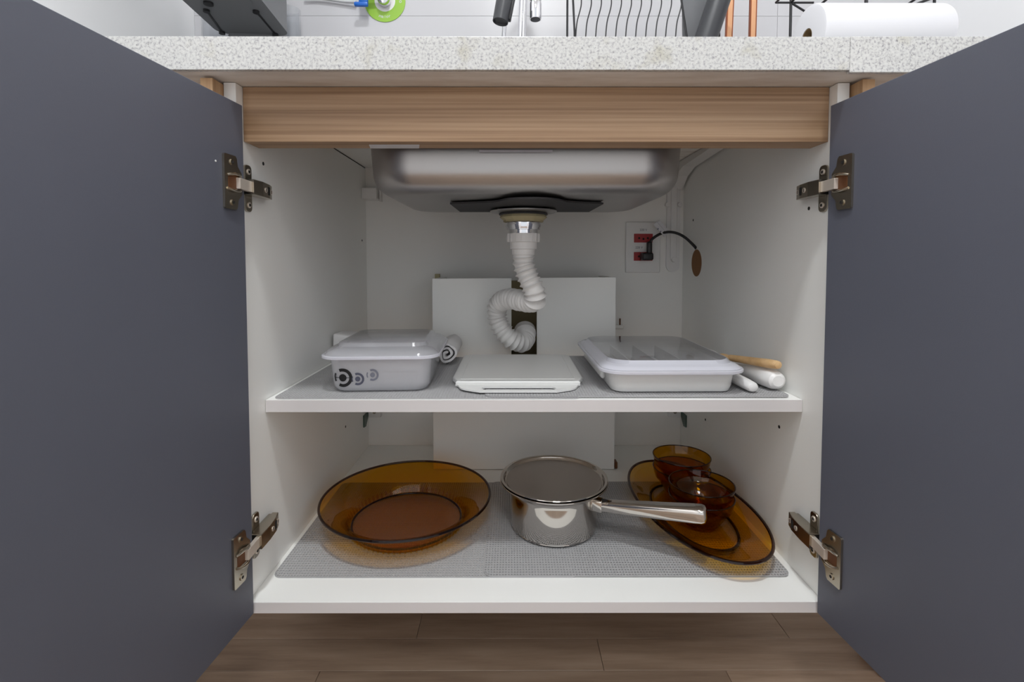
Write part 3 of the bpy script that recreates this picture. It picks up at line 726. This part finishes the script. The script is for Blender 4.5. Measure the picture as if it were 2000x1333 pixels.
def crumple(b, amp, sc, seed):
    for v in b.verts:
        n_ = noise.noise_vector(v.co*sc + Vector((seed, seed*2, 0))); v.co += n_*amp
def clothroll(b):
    # rolled tea towel: spiral cross-section swept along Y
    P = []
    for i in range(60):
        t = i/59; a = 2*PI*2.3*t + .6; r = .0045 + .0170*t; P.append((r*cos(a)*.95*(1+.10*sin(3*a+1)), r*sin(a)*(1+.08*sin(2*a))))
    Q = []
    for i, (x, z) in enumerate(P):
        r = math.hypot(x, z); k = (r-.0042)/r; Q.append((x*k, z*k))
    ring = P + Q[::-1]
    rings = []
    for j in range(9):
        y = .108*j/8; rings.append([(x*(1+.05*sin(7*y*20+x*90)) + .0012*sin(j*1.7), y + .002*sin(x*500), z*(1+.04*cos(j*1.3+z*120))) for x, z in ring])
    loft(b, rings, True, True)
rl = part('rolled_cloth', None, M['cloth'], clothroll, True)
rl.location = (-.1545, .276, SZ+.0205); tag(rl, 'white tea towel rolled up beside the frosted box', 'cloth')
fc = thing('folded_cloth', 'crumpled white cloth tucked behind the frosted box', 'cloth', (-.325, .335, SZ))
def fold(z0, z1, w_, seed):
    def fn(b):
        box(b, -w_, w_, -.028, .03, z0, z1, .004, 3); bmesh.ops.subdivide_edges(b, edges=b.edges[:], cuts=3, use_grid_fill=True); crumple(b, .004, 34, seed)
    return fn
part('fold', fc, M['cloth'], fold(.004, .024, .058, 1), True); part('fold', fc, M['cloth'], fold(.025, .052, .054, 5), True)

# ---------------------------------------------------------------- cutting board
cbd = thing('cutting_board', 'white plastic cutting board with a slotted grip lying on the shelf mats', 'cutting board', (-.0225, .235, SZ))
def handle_outline():
    hw = .1045
    pts = [Vector(p + (0,)) for p in ((-hw, -.088), (-.085, -.140), (-.058, -.1565), (.058, -.1565), (.085, -.140), (hw, -.088))]
    P = [pts[0]] + catmull([pts[0], pts[0].lerp(pts[1], .55), pts[1], pts[2]], 5)[1:] + [pts[2].lerp(pts[3], .5)] + catmull([pts[3], pts[4], pts[4].lerp(pts[5], .45), pts[5]], 5)
    return [(p.x, p.y) for p in P]
HO = handle_outline()
def slab_ring(ins):
    # the same outline cut off along y = -.119, with round back corners
    hw, y1, r = .1045-ins, .101-ins, .018
    f = [(x*(1-ins/.1045), y) for x, y in HO if y > -.119]
    xl = -.0975+ins; f = [p for p in f if p[0] < 0] , [p for p in f if p[0] > 0]
    L_ = sorted(f[0], key=lambda p: -p[1]); R_ = sorted(f[1], key=lambda p: p[1])
    out = L_ + [(-.0965+ins, -.119+ins), (.0965-ins, -.119+ins)] + R_
    for cx, a0 in ((hw-r, 0), (-hw+r, 90)):
        for i in range(6):
            t = math.radians(a0+90*i/5); out.append((cx+r*cos(t), y1-r+r*sin(t)))
    return out
part('board', cbd, M['pp'], lambda b: loft(b, [[(x, y, z) for x, y in slab_ring(i_)] for i_, z in ((.002, .0004), (0, .002), (0, .0068), (.0012, .0084), (.0035, .0092))]), True)
def handle_plate(b):
    # thin grip plate with a real slot: outer loop to slot loop bridged, top and bottom
    n_ = 64
    def at(poly, k):
        D_ = [0]; Q = poly + poly[:1]
        for p, q in zip(Q, Q[1:]): D_.append(D_[-1] + math.hypot(q[0]-p[0], q[1]-p[1]))
        t = D_[-1]*k/n_
        for i in range(len(Q)-1):
            if t <= D_[i+1] + 1e-12:
                u = (t-D_[i])/max(1e-9, D_[i+1]-D_[i]); return Q[i][0]+(Q[i+1][0]-Q[i][0])*u, Q[i][1]+(Q[i+1][1]-Q[i][1])*u
    outer = [p for p in HO if p[1] < -.117]; outer = [(-.0975, -.117)] + outer + [(.0975, -.117)]
    slot = rrect(.112, .0165, .008, 6, .001, -.1395)
    k0 = min(range(len(slot)), key=lambda i: (slot[i][0]+.06)**2 + (slot[i][1]+.128)**2); slot = slot[k0:] + slot[:k0]
    A = [at(outer, k) for k in range(n_)]; B_ = [at(slot, k) for k in range(n_)]
    if True:
        zt, zb_ = .0034, .0010
        rings = [[(x, y, zb_) for x, y in B_], [(x, y, zb_) for x, y in A], [(x, y, zt) for x, y in A], [(x, y, zt) for x, y in B_]]
        loft(b, rings + [rings[0]], False, False)
part('grip', cbd, M['pp'], handle_plate, label='slotted grip along the front edge')
part('juice_ridge', cbd, M['pp'], lambda b: (box(b, -.0905, -.0885, -.105, .085, .0088, .0098, .0004), box(b, .0885, .0905, -.105, .085, .0088, .0098, .0004), box(b, -.0885, .0885, -.1065, -.1045, .0088, .0098, .0004)))

# ---------------------------------------------------------------- cutlery tray
tr = thing('cutlery_tray', 'white cutlery tray with a clear lid on the right of the shelf', 'tray', (.2065, .2065, SZ-.0008), math.radians(.5))
def traym(b):
    R = []
    for w_, d_, z, r in ((.168, .236, .0004, .016), (.178, .246, .0022, .018), (.184, .252, .010, .02), (.190, .258, .0345, .022), (.194, .262, .0355, .022),
                         (.189, .257, .0350, .02), (.186, .254, .0335, .02), (.180, .248, .0105, .018), (.172, .240, .0040, .016)):
        R.append([(x, y, z) for x, y in rrect(w_, d_, r, 6)])
    loft(b, R)
part('body', tr, M['pp'], traym, True)
for x in (-.042, .002, .046): boxp('divider', tr, M['pp'], x-.001, x+.001, -.06, .122, .0042, .030)
boxp('divider', tr, M['pp'], -.089, .089, -.064, -.062, .0042, .030)
part('side_tab', tr, M['pp'], lambda b: box(b, -.1005, -.093, -.085, .085, .012, .0335, .004, 3), True)
def tlid(b):
    O = ((.214, .282, .0315, .036), (.216, .284, .0325, .036), (.215, .283, .0355, .036), (.204, .272, .0395, .034), (.198, .262, .0415, .032), (.190, .246, .0430, .028), (.184, .236, .0475, .026), (.178, .23, .0484, .024))
    I = ((.178, .23, .0472, .024), (.1825, .2345, .0463, .026), (.188, .244, .0418, .028), (.197, .261, .0402, .032), (.203, .271, .0382, .034), (.211, .279, .0340, .035))
    loft(b, [[(x, y, z) for x, y in rrect(w_, d_, r, 6)] for w_, d_, z, r in O], False, True)
    loft(b, [[(x, y, z) for x, y in rrect(w_, d_, r, 6)] for w_, d_, z, r in I], True, False)
part('lid', tr, M['lidclear'], tlid, True)
def tlrim(b):
    rings = [[(x, y, z) for x, y in rrect(w_, d_, .036, 6)] for w_, d_, z in ((.2155, .2835, .0312), (.2175, .2855, .0322), (.2175, .2855, .0355), (.2155, .2835, .0365), (.2105, .2785, .0365), (.2105, .2785, .0312))]
    loft(b, rings + [rings[0]], False, False)
part('lid_rim', tr, M['lidrim'], tlrim, True)
part('lid_skirt', tr, M['lidrim'], lambda b: loft(b, [[(x, y, z) for x, y in rrect(w_, d_, .033, 6)] for w_, d_, z in ((.2110, .2790, .0370), (.2044, .2724, .0399), (.1984, .2624, .0419), (.1904, .2464, .0434), (.1844, .2364, .0479), (.1836, .2356, .0477), (.1896, .2456, .0431), (.1976, .2616, .0416), (.2036, .2716, .0396), (.2102, .2782, .0367), (.2110, .2790, .0370))], False, False), True)
def cutlery(name, x, y, z, L_, kind, lab, cat):
    t = thing(name, lab, cat, (x, y, z), random.uniform(-.06, .06))
    def hm(b):
        P = [(0, -L_/2, 0), (0, -L_*.2, .002), (0, L_*.12, .0015)]
        rings = []
        for p, w_, h_ in zip(catmull(P, 5), [.0085, .009, .009, .0085, .008, .007, .006, .005, .0042, .0038, .0035], [.0018]*11):
            rings.append([(p[0]+u, p[1], p[2]+.002+v) for u, v in rrect(2*w_, 2*h_, .0015, 3)])
        loft(b, rings)
    part('handle', t, M['black'] if kind != 'spoon' else M['steel_polish'], hm, True)
    def hd(b):
        if kind == 'fork':
            box(b, -.010, .010, L_*.12, L_*.25, .0028, .0048, .0008)
            for k in range(4): box(b, -.010+k*.0055, -.0065+k*.0055, L_*.25, L_*.5, .003, .0046, .0005)
        elif kind == 'spoon':
            r = bmesh.ops.create_uvsphere(b, u_segments=14, v_segments=8, radius=1)
            bmesh.ops.transform(b, matrix=Matrix.Translation((0, L_*.33, .004)) @ Matrix.Diagonal((.016, L_*.19, .003, 1)), verts=r['verts'])
        else: box(b, -.009, .009, L_*.12, L_*.5, .0025, .0042, .0008)
    part({'fork': 'tines', 'spoon': 'spoon_bowl', 'knife': 'blade'}[kind], t, M['steel_polish'], hd, True)
tz = SZ+.0034
cutlery('fork', .1415, .238, tz, .168, 'fork', 'fork in the leftmost compartment of the cutlery tray', 'fork')
cutlery('fork', .1540, .236, tz+.0065, .168, 'fork', 'fork lying across the leftmost compartment of the tray', 'fork')
cutlery('spoon', .1865, .238, tz, .168, 'spoon', 'spoon in the second compartment of the cutlery tray', 'spoon')
cutlery('table_knife', .2300, .238, tz, .168, 'knife', 'dark handled knife in the third compartment of the tray', 'knife')
cutlery('spoon', .2725, .238, tz, .150, 'spoon', 'small spoon in the rightmost compartment of the tray', 'spoon')

# ---------------------------------------------------------------- utensils right of the tray
def rod(name, a, b_, radii, material, lab, cat, flat=1., n=20, parts=()):
    a, b_ = Vector(a), Vector(b_); t = thing(name, lab, cat, (a+b_)/2)
    def fn(b):
        N_ = len(radii); P = [a.lerp(b_, s) - (a+b_)/2 for s, _ in radii]
        d = (b_-a).normalized(); sd = d.cross(Vector((0, 0, 1))).normalized(); up = sd.cross(d)
        loft(b, [[p + sd*r*cos(2*PI*k/n) + up*r*flat*sin(2*PI*k/n) for k in range(n)] for p, (_, r) in zip(P, radii)])
    part('handle', t, material, fn, True)
    return t, a, b_
t, a, e = rod('kitchen_knife', (.3245, .0770, SZ+.0085), (.3170, .157, SZ+.012), [(0, .004), (.02, .0072), (.06, .0088), (.25, .0096), (.6, .0098), (.92, .009), (1, .008)], M['white_pl'], 'knife with a short white handle sticking out beside the cutlery tray', 'knife', .85)
part('blade', t, M['steel_satin'], lambda b: box(b, -.0040, -.0026, .038, .17, -.006, .008, .0004, 1))
t, a, e = rod('white_ladle', (.3655, .0870, SZ+.0158), (.3445, .30, SZ+.012), [(0, .009), (.015, .0135), (.05, .0160), (.14, .0165), (.3, .0148), (.5, .0115), (.8, .0085), (1, .007)], M['white_pl'], 'thick white plastic utensil handle at the right end of the shelf', 'utensil', .9)
part('spoon_bowl', t, M['white_pl'], lambda b: (lambda r: bmesh.ops.transform(b, matrix=Matrix.Translation((-.009, .118, -.001)) @ Matrix.Diagonal((.024, .028, .010, 1)), verts=r['verts']))(bmesh.ops.create_uvsphere(b, u_segments=16, v_segments=10, radius=1)), True)
t, a, e = rod('wooden_spoon', (.3650, .0850, SZ+.0405), (.3350, .180, SZ+.0325), [(0, .0035), (.01, .0062), (.05, .0072), (.2, .0078), (.5, .0070), (1, .006)], M['woodspoon'], 'pale wooden spoon resting on the white utensil handle', 'spoon', .9)
part('spoon_head', t, M['woodspoon'], lambda b: (lambda r: bmesh.ops.transform(b, matrix=Matrix.Translation((-.0195, .0605, -.005)) @ Matrix.Diagonal((.010, .018, .005, 1)), verts=r['verts']))(bmesh.ops.create_uvsphere(b, u_segments=16, v_segments=10, radius=1)), True)

# ================================================================ on the countertop
CT = .7246
cm = thing('coffee_machine', 'dark grey coffee machine head seen from below at the left of the counter', 'coffee machine', (-.582, .432, CT), math.radians(5))
def mz(z): return z - CT
part('head', cm, M['machine'], lambda b: prism(b, rrect(.1465, .365, .022, 8, .00025, -.1775), mz(.9405), mz(1.14)), True)
part('service_cover', cm, M['machine'], lambda b: prism(b, rrect(.105, .20, .02, 6, .0, -.2175), mz(.9390), mz(.9410)), False)
for xa, ya, xb_, yb_ in ((-.0474, -.096, -.0630, -.003), (.0462, -.1004, .0458, -.004)):
    d_ = Vector((xb_-xa, yb_-ya, 0)).normalized(); n_ = Vector((-d_.y, d_.x, 0))*.0020
    g = part('slide_rail', cm, M['black'], lambda b: prism(b, [(p.x, p.y) for p in (Vector((xa, ya, 0))+n_, Vector((xa, ya, 0))-n_, Vector((xb_, yb_, 0))-n_, Vector((xb_, yb_, 0))+n_)], mz(.9393), mz(.9410)))
    for x, y in ((xa, ya), (xb_, yb_)): part('foot_screw', g, M['black'], lambda b: cyl(b, (x, y, mz(.9362)), (x, y, mz(.9412)), .0060, 16), True)
part('centre_screw', cm, M['black'], lambda b: cyl(b, (-.028, -.128, mz(.9350)), (-.028, -.128, mz(.9412)), .0085, 18), True)
part('column', cm, M['machine'], lambda b: box(b, -.055, .055, .0, .045, mz(.726), mz(.98), .008))
part('base', cm, M['machine'], lambda b: box(b, -.07, .07, -.28, .045, .0002, .028, .01))
part('drip_tray', cm, M['charcoal'], lambda b: box(b, -.055, .055, -.27, -.06, .028, .036, .003))
part('water_tank', cm, M['tankclear'], lambda b: loft(b, [[(x, y, z) for x, y in rrect(.215, .046, .022, 8, -.038, .084)] for z in (.001, .31)] + [[(x, y, .31) for x, y in rrect(.209, .040, .019, 8, -.038, .084)], [(x, y, .004) for x, y in rrect(.209, .040, .019, 8, -.038, .084)]], True, True), True, label='clear water tank')
ch = thing('thin_hose', 'thin grey water hose running along the tiles behind the coffee machine', 'hose', (-.46, .545, 1.07))
part('tube', ch, mat('grey_hose', (188, 188, 190), .4), lambda b: tube(b, catmull([(-.06, 0, .006), (-.02, .002, .004), (.03, .002, -.003), (.062, 0, -.006)], 8), .003, 10), True)

gv = thing('wall_valve', 'chrome wall valve with a lime green round label and a blue lever', 'valve', (-.332, D-.006, 1.0713))
Tw = Matrix(((1, 0, 0, 0), (0, 0, -1, 0), (0, 1, 0, 0), (0, 0, 0, 1)))
def ringd(b, r0, r1, n0, n1, n=64):
    A = [[b.verts.new(Tw @ Vector((r*cos(2*PI*i/n), r*sin(2*PI*i/n), q))) for i in range(n)] for r, q in ((r0, n0), (r1, n0), (r1, n1), (r0, n1))]
    for k in range(4):
        for i in range(n): b.faces.new((A[k][i], A[k][(i+1) % n], A[(k+1) % 4][(i+1) % n], A[(k+1) % 4][i]))
part('label_disc', gv, M['green'], lambda b: ringd(b, .0245, .0485, .0003, .0015), label='lime green ring label')
part('label_centre', gv, M['white_pl'], lambda b: prism(b, circ(.0245, 40), .0003, .0013, Tw))
part('rosette', gv, M['chrome'], lambda b: prism(b, circ(.0150, 32), .0013, .022, Tw, .003), True)
def lettering(word, size, r, a0, da):
    for i, chh in enumerate(word):
        tc = bpy.data.curves.new('letter', 'FONT'); tc.body = chh; tc.size = size; tc.align_x = 'CENTER'; tc.extrude = .0001; tc.materials.append(M['paper'])
        a = math.radians(a0 + da*i); to = text_mesh('letter', tc); to.parent = gv
        to.location = (r*cos(a), -.0017, r*sin(a)); to.rotation_euler = (PI/2, -(a+PI/2), 0)
        to.rotation_euler = (Matrix.Rotation(-(a+PI/2), 4, 'Y') @ Matrix.Rotation(PI/2, 4, 'X')).to_euler()
lettering('maior', .0105, .0395, -107, 8.5)
lettering('o', .012, .0395, -2, 8)
part('lever', gv, M['blue'], lambda b: (box(b, -.053, -.032, -.034, -.024, -.020, .04, .003), box(b, -.064, -.032, -.034, -.024, -.0265, -.017, .003)), True, label='blue plastic lever')
part('lever_stem', gv, M['chrome'], lambda b: cyl(b, (0, -.018, .006), (-.042, -.029, .015), .005, 14), True)

fa = thing('kitchen_faucet', 'chrome gooseneck faucet standing behind the sink', 'faucet', (-.0108, .46, CT))
part('base', fa, M['chrome'], lambda b: lathe(b, [(0, .0002), (.024, .0002), (.024, .006), (.014, .012), (.0105, .03), (0, .03)], 32), True)
neck = catmull([(0, 0, .02), (.001, 0, .20), (.004, 0, .30), (.006, -.006, .37), (.013, -.045, .42), (.021, -.09, .415), (.0245, -.124, .36), (.0245, -.130, .285), (.0245, -.130, .235)], 10)
part('neck', fa, M['chrome'], lambda b: tube(b, neck, .0090, 20), True)
part('outlet', fa, M['chrome'], lambda b: lathe(b, [(0, .197), (.0108, .197), (.0115, .199), (.0118, .226), (.0105, .230), (.0112, .232), (.0112, .238), (.009, .242), (0, .242)], 28, .0245, -.130), True)
part('aerator', fa, M['charcoal'], lambda b: lathe(b, [(0, .1964), (.0092, .1964), (.0092, .1975), (0, .1975)], 24, .0245, -.130), label='dark aerator disc')
sp = thing('spray_nozzle', 'black hand spray nozzle hanging left of the faucet outlet', 'sprayer', (-.054, .33, .9165))
axis = Vector((.0115, .004, .058)).normalized(); rotm = Vector((0, 0, 1)).rotation_difference(axis).to_matrix().to_4x4()
def noz(b):
    lathe(b, [(0, .006), (.0122, .004), (.0138, 0), (.0152, .0005), (.0158, .02), (.0165, .05), (.0150, .08), (.011, .10), (.009, .14), (0, .14)], 32)
    bmesh.ops.transform(b, matrix=rotm, verts=b.verts[:])
part('nozzle', sp, M['charcoal'], noz, True)
part('trigger', sp, M['black'], lambda b: box(b, .014, .0195, -.006, .006, .006, .075, .002, 2, rotm), True)
part('hose', sp, M['chrome'], lambda b: tube(b, catmull([rotm @ Vector((0, 0, .135)), (.045, .02, .19), (.035, .09, .17), (.006, .14, .06), (.004, .150, -.188)], 10), .005, 12), True, label='chrome hose behind the nozzle')

# dish rack -----------------------------------------------------------
rk = thing('dish_rack', 'black wire dish rack with curved plate dividers', 'dish rack', (.205, .40, CT))
def rw(b, pts, r=.0018, n=8): tube(b, [Vector(p) - Vector((.205, .40, CT)) for p in pts], r, n)
zb = CT+.012
b = BM(); rw(b, [(.083, .40, zb), (.0832, .40, 1.08)], .0022); obj('post', b, M['black_wire'], rk, True)
b = BM(); rw(b, [(.0995, .40, zb), (.0984, .40, .93), (.0945, .40, 1.0), (.094, .40, 1.08)], .0022); obj('post', b, M['black_wire'], rk, True)
b = BM(); rw(b, [(.334, .40, zb), (.331, .40, .92), (.3185, .40, .995), (.305, .40, 1.08)], .0022); obj('post', b, M['black_wire'], rk, True)
b = BM(); rw(b, [(.3985, .40, zb), (.3985, .40, .925), (.392, .40, .965), (.392, .40, 1.0)], .002); obj('post', b, M['black_wire'], rk, True)
for (y, z) in ((.25, zb), (.40, zb), (.40, 1.08)):
    b = BM(); rw(b, [(.08, y, z), (.40 if z < 1 else .31, y, z)], .0022); obj('rail', b, M['black_wire'], rk, True)
for x in (.08, .40):
    b = BM(); rw(b, [(x, .25, zb), (x, .41, zb)], .0022); obj('rail', b, M['black_wire'], rk, True)
for (x, y) in ((.085, .26), (.395, .26), (.085, .405), (.395, .405)):
    b = BM(); cyl(b, Vector((x, y, CT+.0002))-rk.location, Vector((x, y, zb+.001))-rk.location, .004, 12); obj('foot', b, M['black'], rk, True)
dv = None
for i in range(11):
    x0 = .1005 + .0207*i
    if dv is None:
        b = BM(); rw(b, catmull([(x0, .40, zb), (x0, .40, .90), (x0+.0005, .40, .925), (x0+.003, .40, .951), (x0+.0085, .40, .972), (x0+.0112, .40, .985), (x0+.0115, .40, 1.0), (x0+.011, .40, 1.08)], 6), .0013)
        dv = obj('divider', b, M['black_wire'], rk, True)
    else:
        c = dv.copy(); C.objects.link(c); c.parent = rk; c.location.x += .0207*i
bp = thing('baking_plate', 'dark grey plate leaning in the right end of the dish rack', 'plate', (.353, .412, zb+.004), 0)
part('plate', bp, M['machine'], lambda b: prism(b, [(-.018, .0), (.004, .0), (.028, .30), (-.028, .30), (-.026, .2)], 0, .006, Matrix(((1, 0, 0, 0), (0, 0, 1, 0), (0, 1, 0, 0), (0, 0, 0, 1)))))
uc = thing('utensil_cup', 'charcoal cylindrical utensil cup tilted at the right of the dish rack', 'cup', (.352, .375, CT+.004))
ua = Vector((.0375, .0, .25)); 
def cupm(b):
    lathe(b, [(0, 0), (.0215, 0), (.0225, .004), (.0225, .31), (.0205, .31), (.0205, .006), (0, .005)], 36)
    bmesh.ops.transform(b, matrix=Matrix.Rotation(math.radians(18), 4, 'Y'), verts=b.verts[:])
    bmesh.ops.translate(b, verts=b.verts[:], vec=(-.046, 0, .008))
part('cup', uc, M['charcoal'], cupm, True)
for (x0, bow, lab) in ((.4405, -.0035, 'copper coloured curved strip handle beside the dish rack, left of the pair'), (.4875, .001, 'copper coloured strip handle right of the curved one by the dish rack')):
    t = thing('cookware_handle', lab, 'handle', (x0, .45, CT), 0, 'copper coloured strip handles')
    def hs(b, w0=-.0052, w1=.0052, y0=-.003, y1=.003):
        rings = []
        for k in range(9):
            z = .0003 + .36*k/8; x = bow*(1 - (k/4-1)**2) + .004*(k/8)
            rings.append([(x+w0, y0, z), (x+w1, y0, z), (x+w1, y1, z), (x+w0, y1, z)])
        loft(b, rings)
    part('strip', t, M['copperwood'], hs)
    part('edge', t, M['copper'], lambda b: hs(b, -.0072, -.0053, -.004, .004)); part('edge', t, M['copper'], lambda b: hs(b, .0053, .0068, -.004, .004))

# wire shelf with bag and paper roll ------------------------------------
wsf = thing('wire_shelf', 'black wire counter shelf in the right corner', 'wire shelf', (.62, .25, CT))
def ww(name, pts, r=.002):
    b = BM(); tube(b, [Vector(p)-Vector((.62, .25, CT)) for p in pts], r, 8); obj(name, b, M['black_wire'], wsf, True)
ww('post', [(.5178, .35, CT+.0022), (.5172, .35, 1.10)], .0026)
ww('post', [(.80, .35, CT+.0022), (.80, .35, 1.10)], .0026)
ww('post', [(.80, .14, CT+.0022), (.80, .14, 1.10)], .0026)
ww('post', [(.5172, .14, CT+.0022), (.5172, .14, 1.10)], .0026)
ww('basket_rim', [(.4876, .35, .9642), (.562, .35, .9642)]); ww('basket_rim', [(.4876, .35, .9642), (.4895, .08, .9642)])
ww('basket_wire', [(.5537, .35, .9424), (.5537, .08, .9424)], .0022); ww('basket_wire', [(.7252, .35, .9470), (.7252, .08, .9470)], .0022)
ww('basket_wire', [(.5537, .35, .9424), (.60, .35, .9428), (.7252, .35, .9470), (.80, .35, .9500)], .0022)
ww('basket_wire', [(.5537, .08, .9424), (.80, .08, .9500)], .0022)
ww('basket_wire', [(.5172, .35, .9642), (.5537, .35, .9424)]); ww('basket_wire', [(.5172, .08, .9642), (.5172, .35, .9642)])
ww('brace', [(.7252, .35, .9470), (.80, .35, .975)], .0026)
bg = thing('plastic_bag', 'crumpled white plastic bag lying in the wire shelf', 'bag', (.64, .235, .949))
def bagm(b):
    r = bmesh.ops.create_icosphere(b, subdivisions=5, radius=1)
    for v in b.verts:
        c0 = v.co.copy(); p = Vector((c0.x*.092, c0.y*.115, c0.z*.062 + .052))
        n1 = noise.noise(c0*2.2); n2 = 1-abs(noise.noise(c0*5+Vector((3, 1, 2)))); n3 = 1-abs(noise.noise(c0*11))
        p += c0*(.012*n1 + .020*(n2-.8) + .008*(n3-.8)); p.z = max(p.z, .0015 + .004*abs(noise.noise(c0*4)))
        v.co = p
part('sack', bg, M['bag'], bagm, True)
pr = thing('paper_roll', 'white kitchen paper roll lying on the counter near the right wall', 'paper roll', (.468, .062, CT+.0432))
def roll(b, r0, r1, x0, x1, bev=.004):
    A = [(r0, x0), (r1-bev, x0), (r1-.001, x0+.0012), (r1, x0+bev), (r1, x1-bev), (r1-.001, x1-.0012), (r1-bev, x1), (r0, x1), (r0, x0)]
    lathe(b, A, 56); bmesh.ops.transform(b, matrix=Matrix.Rotation(math.radians(90), 4, 'Y'), verts=b.verts[:])
part('paper', pr, M['paper'], lambda b: roll(b, .0125, .043, -.088, .088), True)
part('core', pr, M['card'], lambda b: roll(b, .0110, .0124, -.0875, .0875, .0004), True, label='brown card core')
# reddish leg glimpsed at the lower right
lg = thing('stool_leg', 'reddish brown wooden leg glimpsed under the right door', 'leg', (.5285, .074, FZ))
part('post', lg, M['terracotta'], lambda b: box(b, -.022, .022, -.022, .022, .008, .12, .002))
part('foot', lg, M['terracotta'], lambda b: box(b, -.024, .024, -.024, .024, 0.0003, .008, .001))
